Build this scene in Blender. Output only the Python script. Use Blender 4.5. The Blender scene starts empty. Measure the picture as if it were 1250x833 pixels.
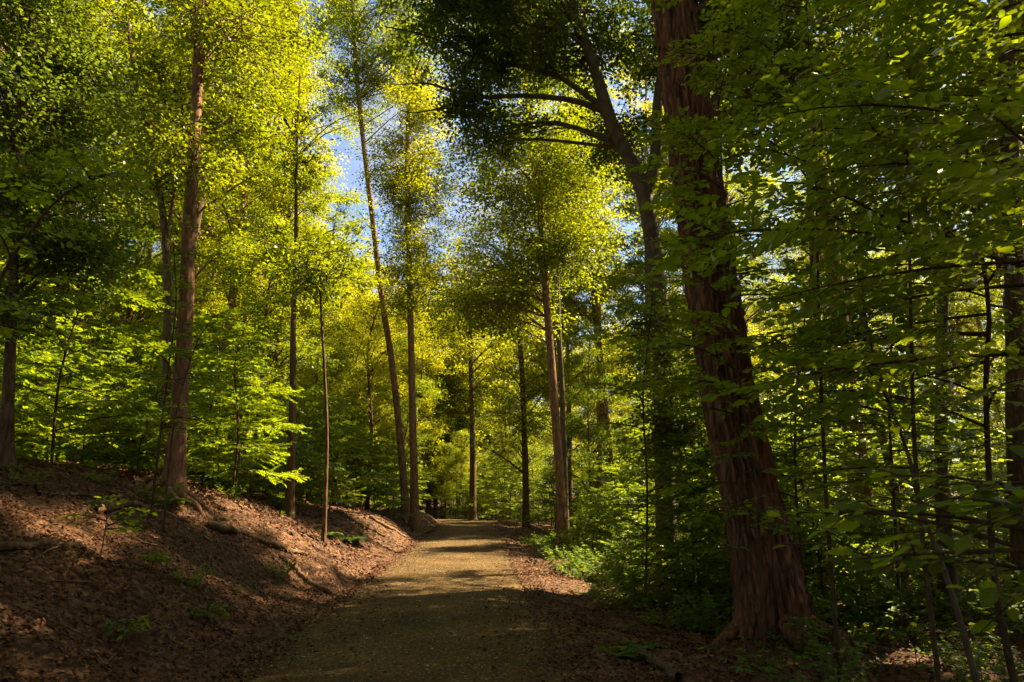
import bpy, math, random
import numpy as np
from mathutils import Vector, Matrix

random.seed(7)
RNG = np.random.default_rng(7)
SC = bpy.context.scene
COL = SC.collection

# ------------------------------------------------------------------ camera
CAM = Vector((0.62, 0.0, 1.6))
PITCH, YAW = math.radians(12.8), math.radians(2.7)
FPX = 833.0                                   # focal length in photo pixels (1250 wide): 24 mm
cd = bpy.data.cameras.new('camera')
cd.lens = 24.0; cd.sensor_width = 36.0
cd.clip_start = 0.05; cd.clip_end = 2000
cd.dof.use_dof = True; cd.dof.focus_distance = 14.0; cd.dof.aperture_fstop = 6.3
co = bpy.data.objects.new('camera', cd); COL.objects.link(co)
co.location = CAM
co.rotation_euler = (math.pi/2 + PITCH, 0, -YAW)
SC.camera = co
RC = co.rotation_euler.to_matrix()

# ------------------------------------------------------------------ light
SUN_AZ, SUN_EL = math.radians(66), math.radians(50)   # azimuth from the path direction towards the right
to_sun = Vector((math.sin(SUN_AZ)*math.cos(SUN_EL), math.cos(SUN_AZ)*math.cos(SUN_EL), math.sin(SUN_EL)))
ld = bpy.data.lights.new('sun', 'SUN'); ld.energy = 5.0; ld.angle = math.radians(0.55); ld.color = (1.0, 0.80, 0.48)
lo = bpy.data.objects.new('sun', ld); COL.objects.link(lo)
lo.rotation_euler = to_sun.to_track_quat('Z', 'Y').to_euler(); lo.location = (30, 20, 60)

W = bpy.data.worlds.new('World'); SC.world = W; W.use_nodes = True
nt = W.node_tree; nt.nodes.clear()
sky = nt.nodes.new('ShaderNodeTexSky'); sky.sky_type = 'NISHITA'; sky.sun_disc = False
sky.sun_elevation = SUN_EL; sky.sun_rotation = SUN_AZ; sky.air_density = 1.0; sky.dust_density = 0.6; sky.ozone_density = 1.2
bg = nt.nodes.new('ShaderNodeBackground'); bg.inputs[1].default_value = 0.052
wo = nt.nodes.new('ShaderNodeOutputWorld')
# broken white cloud over the whole sky
wtc = nt.nodes.new('ShaderNodeTexCoord'); wn = nt.nodes.new('ShaderNodeTexNoise'); wn.inputs['Scale'].default_value = 3.2; wn.inputs['Detail'].default_value = 7
wr = nt.nodes.new('ShaderNodeValToRGB'); wr.color_ramp.elements[0].position = 0.50; wr.color_ramp.elements[1].position = 0.72
wm = nt.nodes.new('ShaderNodeMix'); wm.data_type = 'RGBA'; wm.inputs[7].default_value = (3.4, 3.5, 3.6, 1)
nt.links.new(wtc.outputs['Generated'], wn.inputs['Vector']); nt.links.new(wn.outputs[0], wr.inputs[0]); nt.links.new(wr.outputs[0], wm.inputs[0])
nt.links.new(sky.outputs[0], wm.inputs[6]); nt.links.new(wm.outputs[2], bg.inputs[0]); nt.links.new(bg.outputs[0], wo.inputs[0])

vs = SC.view_settings
vs.view_transform = 'Standard'; vs.look = 'None'; vs.gamma = 1.0; vs.use_curve_mapping = False
vs.exposure = 2.25
cy = SC.cycles
cy.max_bounces = 4; cy.diffuse_bounces = 3; cy.glossy_bounces = 2; cy.transmission_bounces = 4; cy.transparent_max_bounces = 4
cy.caustics_reflective = False; cy.caustics_refractive = False

# ------------------------------------------------------------------ pixels and terrain
def ray(px, py):
    return RC @ Vector(((px - 625)/FPX, -(py - 416.5)/FPX, -1.0))
def at(px, py, Y):
    d = ray(px, py)
    return CAM + d*(Y/d.y)
RCT = np.array(RC.transposed())
def project(P):
    """world points (N,3) -> px, py, depth"""
    q = (np.asarray(P, float) - np.array(CAM)) @ RCT.T
    dep = -q[:, 2]
    dd = np.where(np.abs(dep) < 1e-6, 1e-6, dep)
    return 625 + FPX*q[:, 0]/dd, 416.5 - FPX*q[:, 1]/dd, dep

def _hash(ix, iy, s):
    h = (ix.astype(np.int64)*374761393 + iy.astype(np.int64)*668265263 + s*974711) & 0x7fffffff
    h = ((h ^ (h >> 13))*1274126177) & 0x7fffffff
    return ((h ^ (h >> 16)) & 0xffff)/65535.0
def vnoise(x, y, s=0):
    x = np.asarray(x, float); y = np.asarray(y, float)
    ix, iy = np.floor(x), np.floor(y); fx, fy = x-ix, y-iy
    fx = fx*fx*(3-2*fx); fy = fy*fy*(3-2*fy)
    a = _hash(ix, iy, s); b = _hash(ix+1, iy, s); c = _hash(ix, iy+1, s); d = _hash(ix+1, iy+1, s)
    return (a*(1-fx)+b*fx)*(1-fy)+(c*(1-fx)+d*fx)*fy - 0.5
def sstep(a, b, x):
    t = np.clip((np.asarray(x, float)-a)/(b-a), 0, 1); return t*t*(3-2*t)
def path_x(y):
    y = np.asarray(y, float)
    return -0.009*np.clip(y-40, 0, 40)**2
def path_z(y):
    y = np.asarray(y, float)
    return -0.0011*np.clip(y-42, 0, 22)**2 + 0.04*np.clip(y-72, 0, 40)
def height(x, y):
    x = np.asarray(x, float); y = np.asarray(y, float)
    u = x - path_x(y)
    s = np.clip(-u-1.75, 0, None)
    amp = 2.35 - 1.25*sstep(13, 30, y) - 0.5*sstep(30, 50, y)
    bank = amp*np.tanh(0.60*s/np.maximum(amp, .3)) + 0.015*np.clip(s-4, 0, None)
    r = np.clip(u-1.8, 0, None)
    right = -0.28*np.tanh(r*0.35) - 0.006*r + 0.05*np.clip(r-14, 0, 60)
    off = sstep(1.5, 2.6, np.abs(u))
    n = (vnoise(x*0.35, y*0.35, 1)*0.45 + vnoise(x*0.9, y*0.9, 2)*0.22 + vnoise(x*2.6, y*2.6, 3)*0.13)*off
    corridor = -0.05*(1-sstep(1.25, 1.6, np.abs(u)))
    return path_z(y) + bank + right + n + corridor
def ground(px, py, ymax=140):
    """where the ray through a pixel meets the terrain"""
    d = ray(px, py); t = 1.5
    while t < ymax:
        p = CAM + d*t
        if p.z < float(height(p.x, p.y)): break
        t += 0.04
    return CAM + d*t

# ------------------------------------------------------------------ materials
def newmat(name):
    m = bpy.data.materials.new(name); m.use_nodes = True
    m.node_tree.nodes.clear()
    out = m.node_tree.nodes.new('ShaderNodeOutputMaterial')
    return m, m.node_tree, out
def N(t, kind, **kw):
    n = t.nodes.new(kind)
    for k, v in kw.items(): setattr(n, k, v)
    return n
def ramp(t, src, stops):
    r = N(t, 'ShaderNodeValToRGB'); e = r.color_ramp.elements
    while len(e) < len(stops): e.new(0.5)
    for i, (p, c) in enumerate(stops): e[i].position = p; e[i].color = (*c, 1)
    t.links.new(src, r.inputs[0]); return r
def leaf_mat(name, refl, trans, yellow=0.25, gloss=0.45, tfac=0.5, patch=0.45):
    m, t, out = newmat(name); L = t.links.new
    geo = N(t, 'ShaderNodeNewGeometry'); oi = N(t, 'ShaderNodeObjectInfo')
    tc = N(t, 'ShaderNodeTexCoord')
    no = N(t, 'ShaderNodeTexNoise'); no.inputs['Scale'].default_value = patch; no.inputs['Detail'].default_value = 1
    L(tc.outputs['Object'], no.inputs['Vector'])
    mr = N(t, 'ShaderNodeMath', operation='MULTIPLY_ADD')           # per leaf + patch + per plant
    L(geo.outputs['Random Per Island'], mr.inputs[0]); mr.inputs[1].default_value = 0.45; L(no.outputs[0], mr.inputs[2])
    m2 = N(t, 'ShaderNodeMath', operation='MULTIPLY_ADD')
    L(oi.outputs['Random'], m2.inputs[0]); m2.inputs[1].default_value = 0.35; L(mr.outputs[0], m2.inputs[2])
    sub = N(t, 'ShaderNodeMath', operation='SUBTRACT'); L(m2.outputs[0], sub.inputs[0]); sub.inputs[1].default_value = 0.40
    def shades(c, k):
        d = tuple(v*0.62 for v in c); b = (c[0]*(1.25+yellow*k), c[1]*1.2, c[2]*0.9)
        return ramp(t, sub.outputs[0], [(0.05, d), (0.5, c), (0.95, b)])
    cr, ct = shades(refl, 1.0), shades(trans, 1.0)
    p = N(t, 'ShaderNodeBsdfPrincipled'); L(cr.outputs[0], p.inputs['Base Color'])
    p.inputs['Roughness'].default_value = gloss; p.inputs['Specular IOR Level'].default_value = 0.14
    tr = N(t, 'ShaderNodeBsdfTranslucent'); L(ct.outputs[0], tr.inputs['Color'])
    ad = N(t, 'ShaderNodeAddShader'); L(p.outputs[0], ad.inputs[0]); L(tr.outputs[0], ad.inputs[1])
    L(ad.outputs[0], out.inputs['Surface'])
    return m
def bark_mat(name, dark, light, scale=6.0, stretch=0.18, bump=0.6, moss=0.0, rough=0.9):
    m, t, out = newmat(name); L = t.links.new
    tc = N(t, 'ShaderNodeTexCoord'); mp = N(t, 'ShaderNodeMapping'); mp.inputs['Scale'].default_value = (1, 1, stretch)
    L(tc.outputs['Object'], mp.inputs[0])
    n1 = N(t, 'ShaderNodeTexNoise'); n1.inputs['Scale'].default_value = scale; n1.inputs['Detail'].default_value = 6; n1.inputs['Roughness'].default_value = 0.65
    L(mp.outputs[0], n1.inputs['Vector'])
    vo = N(t, 'ShaderNodeTexVoronoi', feature='DISTANCE_TO_EDGE'); vo.inputs['Scale'].default_value = scale*1.6
    L(mp.outputs[0], vo.inputs['Vector'])
    n2 = N(t, 'ShaderNodeTexNoise'); n2.inputs['Scale'].default_value = 1.3; L(tc.outputs['Object'], n2.inputs['Vector'])
    mul = N(t, 'ShaderNodeMath', operation='MULTIPLY_ADD'); L(vo.outputs['Distance'], mul.inputs[0]); mul.inputs[1].default_value = 0.9; L(n1.outputs[0], mul.inputs[2])
    c = ramp(t, mul.outputs[0], [(0.35, dark), (0.8, light)])
    mx = N(t, 'ShaderNodeMix', data_type='RGBA', blend_type='MIX')
    mr = ramp(t, n2.outputs[0], [(0.5, (0, 0, 0)), (0.75, (moss, moss, moss))])
    L(mr.outputs[0], mx.inputs[0]); L(c.outputs[0], mx.inputs[6]); mx.inputs[7].default_value = (0.05, 0.065, 0.02, 1)
    p = N(t, 'ShaderNodeBsdfPrincipled'); p.inputs['Roughness'].default_value = rough; p.inputs['Specular IOR Level'].default_value = 0.2
    L(mx.outputs[2], p.inputs['Base Color'])
    b = N(t, 'ShaderNodeBump'); b.inputs['Strength'].default_value = bump; b.inputs['Distance'].default_value = 0.03
    L(mul.outputs[0], b.inputs['Height']); L(b.outputs[0], p.inputs['Normal'])
    L(p.outputs[0], out.inputs['Surface'])
    return m
def litter_mat(name):
    m, t, out = newmat(name); L = t.links.new
    geo = N(t, 'ShaderNodeNewGeometry'); oi = N(t, 'ShaderNodeObjectInfo')
    a = N(t, 'ShaderNodeMath', operation='ADD'); L(geo.outputs['Random Per Island'], a.inputs[0]); L(oi.outputs['Random'], a.inputs[1])
    f = N(t, 'ShaderNodeMath', operation='FRACT'); L(a.outputs[0], f.inputs[0])
    c = ramp(t, f.outputs[0], [(0.0, (0.022, 0.008, 0.004)), (0.35, (0.055, 0.019, 0.008)), (0.75, (0.10, 0.035, 0.013)), (1.0, (0.21, 0.088, 0.036))])
    p = N(t, 'ShaderNodeBsdfPrincipled'); p.inputs['Roughness'].default_value = 0.6; p.inputs['Specular IOR Level'].default_value = 0.2
    L(c.outputs[0], p.inputs['Base Color'])
    L(p.outputs[0], out.inputs['Surface'])
    return m
def ground_mat():
    m, t, out = newmat('forest_floor'); L = t.links.new
    tc = N(t, 'ShaderNodeTexCoord')
    vo = N(t, 'ShaderNodeTexVoronoi'); vo.inputs['Scale'].default_value = 16; L(tc.outputs['Object'], vo.inputs['Vector'])
    no = N(t, 'ShaderNodeTexNoise'); no.inputs['Scale'].default_value = 1.1; no.inputs['Detail'].default_value = 5; L(tc.outputs['Object'], no.inputs['Vector'])
    sp = N(t, 'ShaderNodeSeparateColor'); L(vo.outputs['Color'], sp.inputs[0])
    c = ramp(t, sp.outputs[0], [(0.0, (0.05, 0.026, 0.014)), (0.5, (0.11, 0.055, 0.028)), (1.0, (0.2, 0.1, 0.05))])
    g = ramp(t, no.outputs[0], [(0.45, (0, 0, 0)), (0.75, (0.5, 0.5, 0.5))])
    mx = N(t, 'ShaderNodeMix', data_type='RGBA'); L(g.outputs[0], mx.inputs[0]); L(c.outputs[0], mx.inputs[6]); mx.inputs[7].default_value = (0.045, 0.03, 0.018, 1)
    p = N(t, 'ShaderNodeBsdfPrincipled'); p.inputs['Roughness'].default_value = 0.9; p.inputs['Specular IOR Level'].default_value = 0.2
    L(mx.outputs[2], p.inputs['Base Color'])
    b = N(t, 'ShaderNodeBump'); b.inputs['Strength'].default_value = 0.7; b.inputs['Distance'].default_value = 0.03; L(sp.outputs[1], b.inputs['Height']); L(b.outputs[0], p.inputs['Normal'])
    L(p.outputs[0], out.inputs['Surface']); return m
def path_mat():
    m, t, out = newmat('gravel_path'); L = t.links.new
    tc = N(t, 'ShaderNodeTexCoord')
    vo = N(t, 'ShaderNodeTexVoronoi'); vo.inputs['Scale'].default_value = 48; L(tc.outputs['Object'], vo.inputs['Vector'])
    sp = N(t, 'ShaderNodeSeparateColor'); L(vo.outputs['Color'], sp.inputs[0])
    no = N(t, 'ShaderNodeTexNoise'); no.inputs['Scale'].default_value = 0.9; no.inputs['Detail'].default_value = 6; L(tc.outputs['Object'], no.inputs['Vector'])
    n3 = N(t, 'ShaderNodeTexNoise'); n3.inputs['Scale'].default_value = 150; n3.inputs['Detail'].default_value = 3; L(tc.outputs['Object'], n3.inputs['Vector'])
    c = ramp(t, sp.outputs[0], [(0.0, (0.05, 0.027, 0.008)), (0.6, (0.145, 0.083, 0.022)), (0.93, (0.20, 0.122, 0.038)), (1.0, (0.30, 0.22, 0.12))])
    g = ramp(t, no.outputs[0], [(0.3, (0.45, 0.42, 0.38)), (0.7, (1.25, 1.2, 1.05))])
    mx = N(t, 'ShaderNodeMix', data_type='RGBA', blend_type='MULTIPLY'); mx.inputs[0].default_value = 1
    L(c.outputs[0], mx.inputs[6]); L(g.outputs[0], mx.inputs[7])
    p = N(t, 'ShaderNodeBsdfPrincipled'); p.inputs['Roughness'].default_value = 0.85; p.inputs['Specular IOR Level'].default_value = 0.25
    L(mx.outputs[2], p.inputs['Base Color'])
    ad = N(t, 'ShaderNodeMath', operation='MULTIPLY_ADD'); L(n3.outputs[0], ad.inputs[0]); ad.inputs[1].default_value = 0.6; L(sp.outputs[1], ad.inputs[2])
    b = N(t, 'ShaderNodeBump'); b.inputs['Strength'].default_value = 1.0; b.inputs['Distance'].default_value = 0.025; L(ad.outputs[0], b.inputs['Height']); L(b.outputs[0], p.inputs['Normal'])
    L(p.outputs[0], out.inputs['Surface']); return m

M = {
 'beech':  leaf_mat('beech_leaf', (0.048, 0.09, 0.005), (0.16, 0.21, 0.003), 0.1, 0.36),
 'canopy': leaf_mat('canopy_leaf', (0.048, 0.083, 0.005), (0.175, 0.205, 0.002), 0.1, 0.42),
 'yellow': leaf_mat('bright_canopy_leaf', (0.068, 0.098, 0.005), (0.27, 0.272, 0.003), 0.1, 0.42),  # brighter, yellower leaf; on sunlit and far crowns the glow is in its colour
 'dark':   leaf_mat('shaded_canopy_leaf', (0.032, 0.065, 0.009), (0.095, 0.135, 0.007), 0.1, 0.45),  # darker leaf copy: the shade of these crowns is put into the colour
 'low':    leaf_mat('low_plant_leaf', (0.05, 0.10, 0.016), (0.15, 0.19, 0.008), 0.1, 0.5),
 'oakbark': bark_mat('furrowed_oak_bark', (0.02, 0.010, 0.006), (0.22, 0.10, 0.052), 9, 0.2, 1.0, 0.1),
 'brown':  bark_mat('reddish_brown_bark', (0.075, 0.038, 0.022), (0.30, 0.155, 0.085), 8, 0.25, 0.7, 0.15),
 'darkbark': bark_mat('dark_bark', (0.04, 0.025, 0.016), (0.15, 0.09, 0.05), 9, 0.25, 0.6, 0.25),
 'smooth': bark_mat('smooth_grey_bark', (0.06, 0.045, 0.026), (0.15, 0.11, 0.062), 3, 0.6, 0.25, 0.35, 0.8),
 'twig':   bark_mat('twig_bark', (0.035, 0.022, 0.013), (0.10, 0.062, 0.034), 12, 0.4, 0.3),
 'dead':   bark_mat('dead_wood', (0.09, 0.052, 0.03), (0.28, 0.17, 0.095), 10, 0.9, 0.5, 0.5),
 'litter': litter_mat('dry_leaf'), 'ground': ground_mat(), 'path': path_mat(),
}
def veined(m):
    t = m.node_tree; L = t.links.new; p = next(n for n in t.nodes if n.type == 'BSDF_PRINCIPLED')
    tc = N(t, 'ShaderNodeTexCoord'); sx = N(t, 'ShaderNodeSeparateXYZ'); L(tc.outputs['Object'], sx.inputs[0])
    ab = N(t, 'ShaderNodeMath', operation='ABSOLUTE'); L(sx.outputs[1], ab.inputs[0])
    ma = N(t, 'ShaderNodeMath', operation='MULTIPLY_ADD'); L(ab.outputs[0], ma.inputs[0]); ma.inputs[1].default_value = -0.75; L(sx.outputs[0], ma.inputs[2])
    sc = N(t, 'ShaderNodeMath', operation='MULTIPLY'); L(ma.outputs[0], sc.inputs[0]); sc.inputs[1].default_value = 62
    sn = N(t, 'ShaderNodeMath', operation='SINE'); L(sc.outputs[0], sn.inputs[0])
    b = N(t, 'ShaderNodeBump'); b.inputs['Strength'].default_value = 0.5; b.inputs['Distance'].default_value = 0.01
    L(sn.outputs[0], b.inputs['Height']); L(b.outputs[0], p.inputs['Normal'])
    return m
M['near'] = veined(leaf_mat('near_beech_leaf', (0.036, 0.068, 0.004), (0.16, 0.21, 0.003), 0.1, 0.4, patch=9.0))
def stone_mat():
    m, t, out = newmat('path_stone'); L = t.links.new
    geo = N(t, 'ShaderNodeNewGeometry')
    c = ramp(t, geo.outputs['Random Per Island'], [(0.0, (0.04, 0.028, 0.012)), (0.7, (0.12, 0.085, 0.04)), (1.0, (0.36, 0.29, 0.19))])
    p = N(t, 'ShaderNodeBsdfPrincipled'); p.inputs['Roughness'].default_value = 0.8; L(c.outputs[0], p.inputs['Base Color'])
    L(p.outputs[0], out.inputs['Surface']); return m
M['stone'] = stone_mat()

# ------------------------------------------------------------------ mesh helpers
def mesh_from(name, verts, faces, mat, smooth=False):
    """verts (N,3); faces a list of integer arrays (n,k)"""
    me = bpy.data.meshes.new(name)
    verts = np.ascontiguousarray(verts, np.float32)
    faces = [np.asarray(f, np.int32) for f in faces if len(f)]
    me.vertices.add(len(verts)); me.vertices.foreach_set('co', verts.ravel())
    tot = sum(f.size for f in faces); npol = sum(len(f) for f in faces)
    me.loops.add(tot); me.polygons.add(npol)
    me.loops.foreach_set('vertex_index', np.concatenate([f.ravel() for f in faces]))
    ls = []; off = 0
    for f in faces:
        ls.append(off + np.arange(len(f))*f.shape[1]); off += f.size
    me.polygons.foreach_set('loop_start', np.concatenate(ls).astype(np.int32))
    if smooth: me.polygons.foreach_set('use_smooth', np.ones(npol, bool))
    me.update(calc_edges=True)
    me.materials.append(mat)
    return me
def link(name, me, parent=None, loc=None):
    o = bpy.data.objects.new(name, me); COL.objects.link(o)
    if parent is not None: o.parent = parent
    if loc is not None: o.location = loc
    return o
def thing(name, loc, label, cat, group=None):
    o = bpy.data.objects.new(name, None); COL.objects.link(o)
    o.empty_display_size = 0.2; o.location = loc
    return tag(o, label, cat, group)
def tag(o, label=None, cat=None, group=None, kind=None):
    if label: o['label'] = label
    if cat: o['category'] = cat
    if group: o['group'] = group
    if kind: o['kind'] = kind
    return o

class Tubes:
    def __init__(s): s.v = []; s.q = []; s.n = 0
    def add(s, pts, rad, sides=6, cap=True, wob=0.0, seed=0):
        P = np.asarray(pts, float); R = np.asarray(rad, float); k = len(P)
        T = np.gradient(P, axis=0); T /= np.linalg.norm(T, axis=1)[:, None] + 1e-9
        ref = np.array([1.0, 0, 0]) if abs(T[0][0]) < 0.8 else np.array([0, 1.0, 0])
        A = np.cross(T, ref); A /= np.linalg.norm(A, axis=1)[:, None] + 1e-9
        B = np.cross(T, A)
        th = np.arange(sides)*2*math.pi/sides
        rr = R[:, None]*np.ones((1, sides))
        if wob:
            rr = rr*(1 + wob*2*vnoise(np.cos(th)[None, :]*1.3 + seed*3.1 + np.zeros((k, 1)), np.sin(th)[None, :]*1.3 + np.arange(k)[:, None]*0.35, seed))
        V = P[:, None, :] + rr[:, :, None]*(np.cos(th)[None, :, None]*A[:, None, :] + np.sin(th)[None, :, None]*B[:, None, :])
        s.v.append(V.reshape(-1, 3))
        i = np.arange(k-1)[:, None]*sides + np.arange(sides)[None, :]
        j = np.arange(k-1)[:, None]*sides + (np.arange(sides)[None, :]+1) % sides
        s.q.append(np.stack([i, j, j+sides, i+sides], -1).reshape(-1, 4) + s.n)
        s.n += k*sides
    def mesh(s, name, mat, base=(0, 0, 0)):
        return mesh_from(name, np.concatenate(s.v) - np.array(base)[None, :], [np.concatenate(s.q)], mat, True)

def smooth_path(pts, n):
    """Catmull-Rom through pts, n samples"""
    P = np.asarray([list(p) for p in pts], float)
    P = np.vstack([2*P[0]-P[1], P, 2*P[-1]-P[-2]])
    m = len(P)-3
    u = np.linspace(0, m-1e-6, n); i = u.astype(int); t = (u-i)[:, None]
    a, b, c, d = P[i], P[i+1], P[i+2], P[i+3]
    return 0.5*((2*b)+(-a+c)*t+(2*a-5*b+4*c-d)*t*t+(-a+3*b-3*c+d)*t**3)

class Leaves:
    """collects leaf positions, directions, normals and lengths"""
    def __init__(s): s.p = []; s.d = []; s.n = []; s.l = []
    def add(s, p, d, n, l):
        s.p.append(np.atleast_2d(p)); s.d.append(np.atleast_2d(d)); s.n.append(np.atleast_2d(n)); s.l.append(np.atleast_1d(l))
    def arrays(s):
        return np.concatenate(s.p), np.concatenate(s.d), np.concatenate(s.n), np.concatenate(s.l)
SHAPE6 = np.array([[0, 0, 0], [0.33, 0.29, 0.055], [0.72, 0.22, 0.03], [1.0, 0, -0.07], [0.72, -0.22, 0.03], [0.33, -0.29, 0.055]])
Q6 = np.array([[0, 3, 2, 1], [0, 5, 4, 3]])
SHAPE4 = np.array([[0, 0, 0], [0.5, 0.31, 0.05], [1.0, 0, -0.06], [0.5, -0.31, 0.05]])
Q4 = np.array([[0, 3, 2, 1]])
def leaf_frames(d, n):
    d = d/(np.linalg.norm(d, axis=1)[:, None]+1e-9)
    b = np.cross(n, d); b /= np.linalg.norm(b, axis=1)[:, None]+1e-9
    return d, b, np.cross(d, b)
def leaf_mesh(name, P, D, Nn, Ls, mat, six=True, base=(0, 0, 0), curl=0.0):
    S, Q = (SHAPE6, Q6) if six else (SHAPE4, Q4)
    k = len(S); d, b, n = leaf_frames(D, Nn)
    x = S[None, :, 0, None]; y = S[None, :, 1, None]; z = S[None, :, 2, None]*np.ones((len(P), 1, 1))
    if curl:
        z = z + curl*RNG.normal(0, 1, (len(P), 1, 1))*(S[None, :, 0, None]-0.5)**2*1.6 + curl*np.abs(RNG.normal(0, 1, (len(P), 1, 1)))*np.abs(y)*1.3
    V = P[:, None, :] + Ls[:, None, None]*(x*d[:, None, :] + y*b[:, None, :] + z*n[:, None, :])
    F = (np.arange(len(P))[:, None, None]*k + Q[None]).reshape(-1, 4)
    return mesh_from(name, V.reshape(-1, 3)-np.array(base)[None, :], [F], mat)
def unit(v): return v/(np.linalg.norm(v, axis=-1, keepdims=True)+1e-9)
def tilt_up(n, sd):
    return unit(np.column_stack([RNG.normal(0, sd, n), RNG.normal(0, sd, n), np.ones(n)]))

# crowns: clusters of twigs in ellipsoids, each joined to the stem by a limb
def crown(stem, stem_r, blobs, leaves, limbs, twigs, twigs_per=12, leaves_per=45, leaf=0.11, spread=0.8, rise=0.6, sd=0.5, limb_r=0.3):
    stem = np.asarray(stem, float); stem_r = np.asarray(stem_r, float)
    for (c, rad, ncl) in blobs:
        c = np.array(c, float); rad = np.array(rad, float)
        for _ in range(ncl):
            v = RNG.normal(0, 1, 3); v /= np.linalg.norm(v)
            q = c + v*rad*RNG.uniform(0.25, 1.0)**0.6
            hor = np.hypot(*(stem[:, :2]-q[:2]).T)
            i = int(np.argmin(np.abs(stem[:, 2] - (q[2]-rise*hor)) + 0.15*hor))
            i = max(i, 1)
            a = stem[i]; dist = np.linalg.norm(q-a)
            mid = (a+q)/2 + np.array([0, 0, 0.12*dist]) + RNG.normal(0, 0.06*dist, 3)
            pts = smooth_path([a, mid, q], 7)
            r0 = min(stem_r[i]*0.55, 0.012+limb_r*0.045*dist)
            limbs.append((pts, np.linspace(r0, 0.008, 7)))
            st = pts[RNG.integers(3, 7, twigs_per)]
            tip = q + RNG.normal(0, 1, (twigs_per, 3))*spread*np.array([1, 1, 0.6])
            out = unit(tip-st)
            for k in range(twigs_per):
                m2 = (st[k]+tip[k])/2 + RNG.normal(0, 0.05, 3)
                twigs.append((np.array([st[k], m2, tip[k]]), np.array([0.012, 0.008, 0.003])))
            f = RNG.uniform(0.35, 1.08, (twigs_per, leaves_per, 1))
            P = st[:, None, :]*(1-f) + tip[:, None, :]*f + RNG.normal(0, 1, (twigs_per, leaves_per, 3))*spread*0.26*np.array([1, 1, 0.6])
            n = twigs_per*leaves_per
            D = unit(np.repeat(out, leaves_per, 0)*0.7 + RNG.normal(0, 0.7, (n, 3))*np.array([1, 1, 0.5]) + np.array([0, 0, -0.25]))
            leaves.add(P.reshape(-1, 3), D, tilt_up(n, sd), leaf*RNG.uniform(0.7, 1.25, n))

# saplings: flat sprays of leaves along near-horizontal branches
def sapling_geo(stem, stem_r, leaves, twigs, nb=20, blen=1.6, z0=0.25, per_twig=10, leaf=0.085, droop=0.12, azs=None, ntw=9, tsd=0.36):
    stem = np.asarray(stem, float); k = len(stem)
    for b in range(nb):
        f = z0 + (1-z0)*(b+RNG.uniform(0, 1))/nb
        x = f*(k-1); i = min(int(x), k-2); a = stem[i]*(1-(x-i)) + stem[i+1]*(x-i)
        az = b*2.4 + RNG.normal(0, 0.4) if azs is None else RNG.normal(azs[b % len(azs)], 0.35)
        Lb = blen*(1.15-0.75*f)*RNG.uniform(0.7, 1.2)
        h = np.array([math.sin(az), math.cos(az), 0])
        up0 = RNG.uniform(-0.05, 0.75)
        t = np.linspace(0, 1, 7)[:, None]
        side0 = np.array([h[1], -h[0], 0])
        pts = a + h*Lb*t + np.array([0, 0, 1])*Lb*(up0*t - (up0*0.5+droop)*t*t) + side0*Lb*RNG.normal(0, 0.1)*t*t
        twigs.append((pts, np.linspace(0.012, 0.003, 7)*min(1.6, 0.6+Lb*0.4)))
        bank = RNG.normal(0, 0.28)                         # roll of the whole spray
        nrm = unit(np.array([0, 0, 1.0]) + side0*bank + h*RNG.normal(0.05, 0.12))
        for w in range(ntw):
            g = 0.18 + 0.8*(w+0.5)/ntw; xi = g*6; ii = min(int(xi), 5)
            s0 = pts[ii]*(1-(xi-ii)) + pts[ii+1]*(xi-ii)
            sg = 1 if w % 2 else -1
            Lt = Lb*0.42*(1.1-0.7*g)*RNG.uniform(0.6, 1.3) + 0.08
            td = unit(h*RNG.uniform(0.5, 0.9) + side0*sg*RNG.uniform(0.5, 1.0) + np.array([0, 0, RNG.normal(-0.05, 0.25)]))
            e = s0 + td*Lt
            twigs.append((np.array([s0, (s0+e)/2 + np.array([0, 0, 0.015]), e - np.array([0, 0, 0.04*Lt])]), np.array([0.004, 0.003, 0.0015])))
            n = max(3, int(per_twig*Lt/0.45))
            ff = (np.arange(n)+0.6)/n
            P = s0 + (e-s0)*ff[:, None] - np.array([0, 0, 0.04*Lt])*ff[:, None]**2
            sd2 = np.where(np.arange(n) % 2 == 0, 1.0, -1.0)[:, None]
            ts = np.cross(nrm, td)
            D = unit(td*0.75 + ts*sd2*0.8 + RNG.normal(0, 0.16, (n, 3)) + np.array([0, 0, -0.10]))
            leaves.add(P, D, unit(nrm + RNG.normal(0, tsd, (n, 3))), leaf*RNG.uniform(0.65, 1.25, n))
        # terminal leaves
        n = 6; P = np.repeat(pts[-1][None], n, 0) - h*np.linspace(0, 0.2, n)[:, None]
        D = unit(h + side0*np.where(np.arange(n) % 2 == 0, 0.8, -0.8)[:, None] + RNG.normal(0, 0.2, (n, 3)))
        leaves.add(P, D, unit(nrm + RNG.normal(0, tsd, (n, 3))), leaf*RNG.uniform(0.6, 1.1, n))

def tubes_mesh(name, lst, mat, base, sides=4):
    tb = Tubes()
    for p, r in lst: tb.add(p, r, sides)
    return tb.mesh(name, mat, base)
def copy_tree(root, loc, rz, scale, label, group):
    r = root.copy(); COL.objects.link(r)
    r.location = loc; r.rotation_euler = (RNG.normal(0, .02), RNG.normal(0, .02), rz); r.scale = scale
    r['label'] = label; r['group'] = group
    for ch in root.children:
        c = ch.copy(); COL.objects.link(c); c.parent = r
    return r

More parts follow.
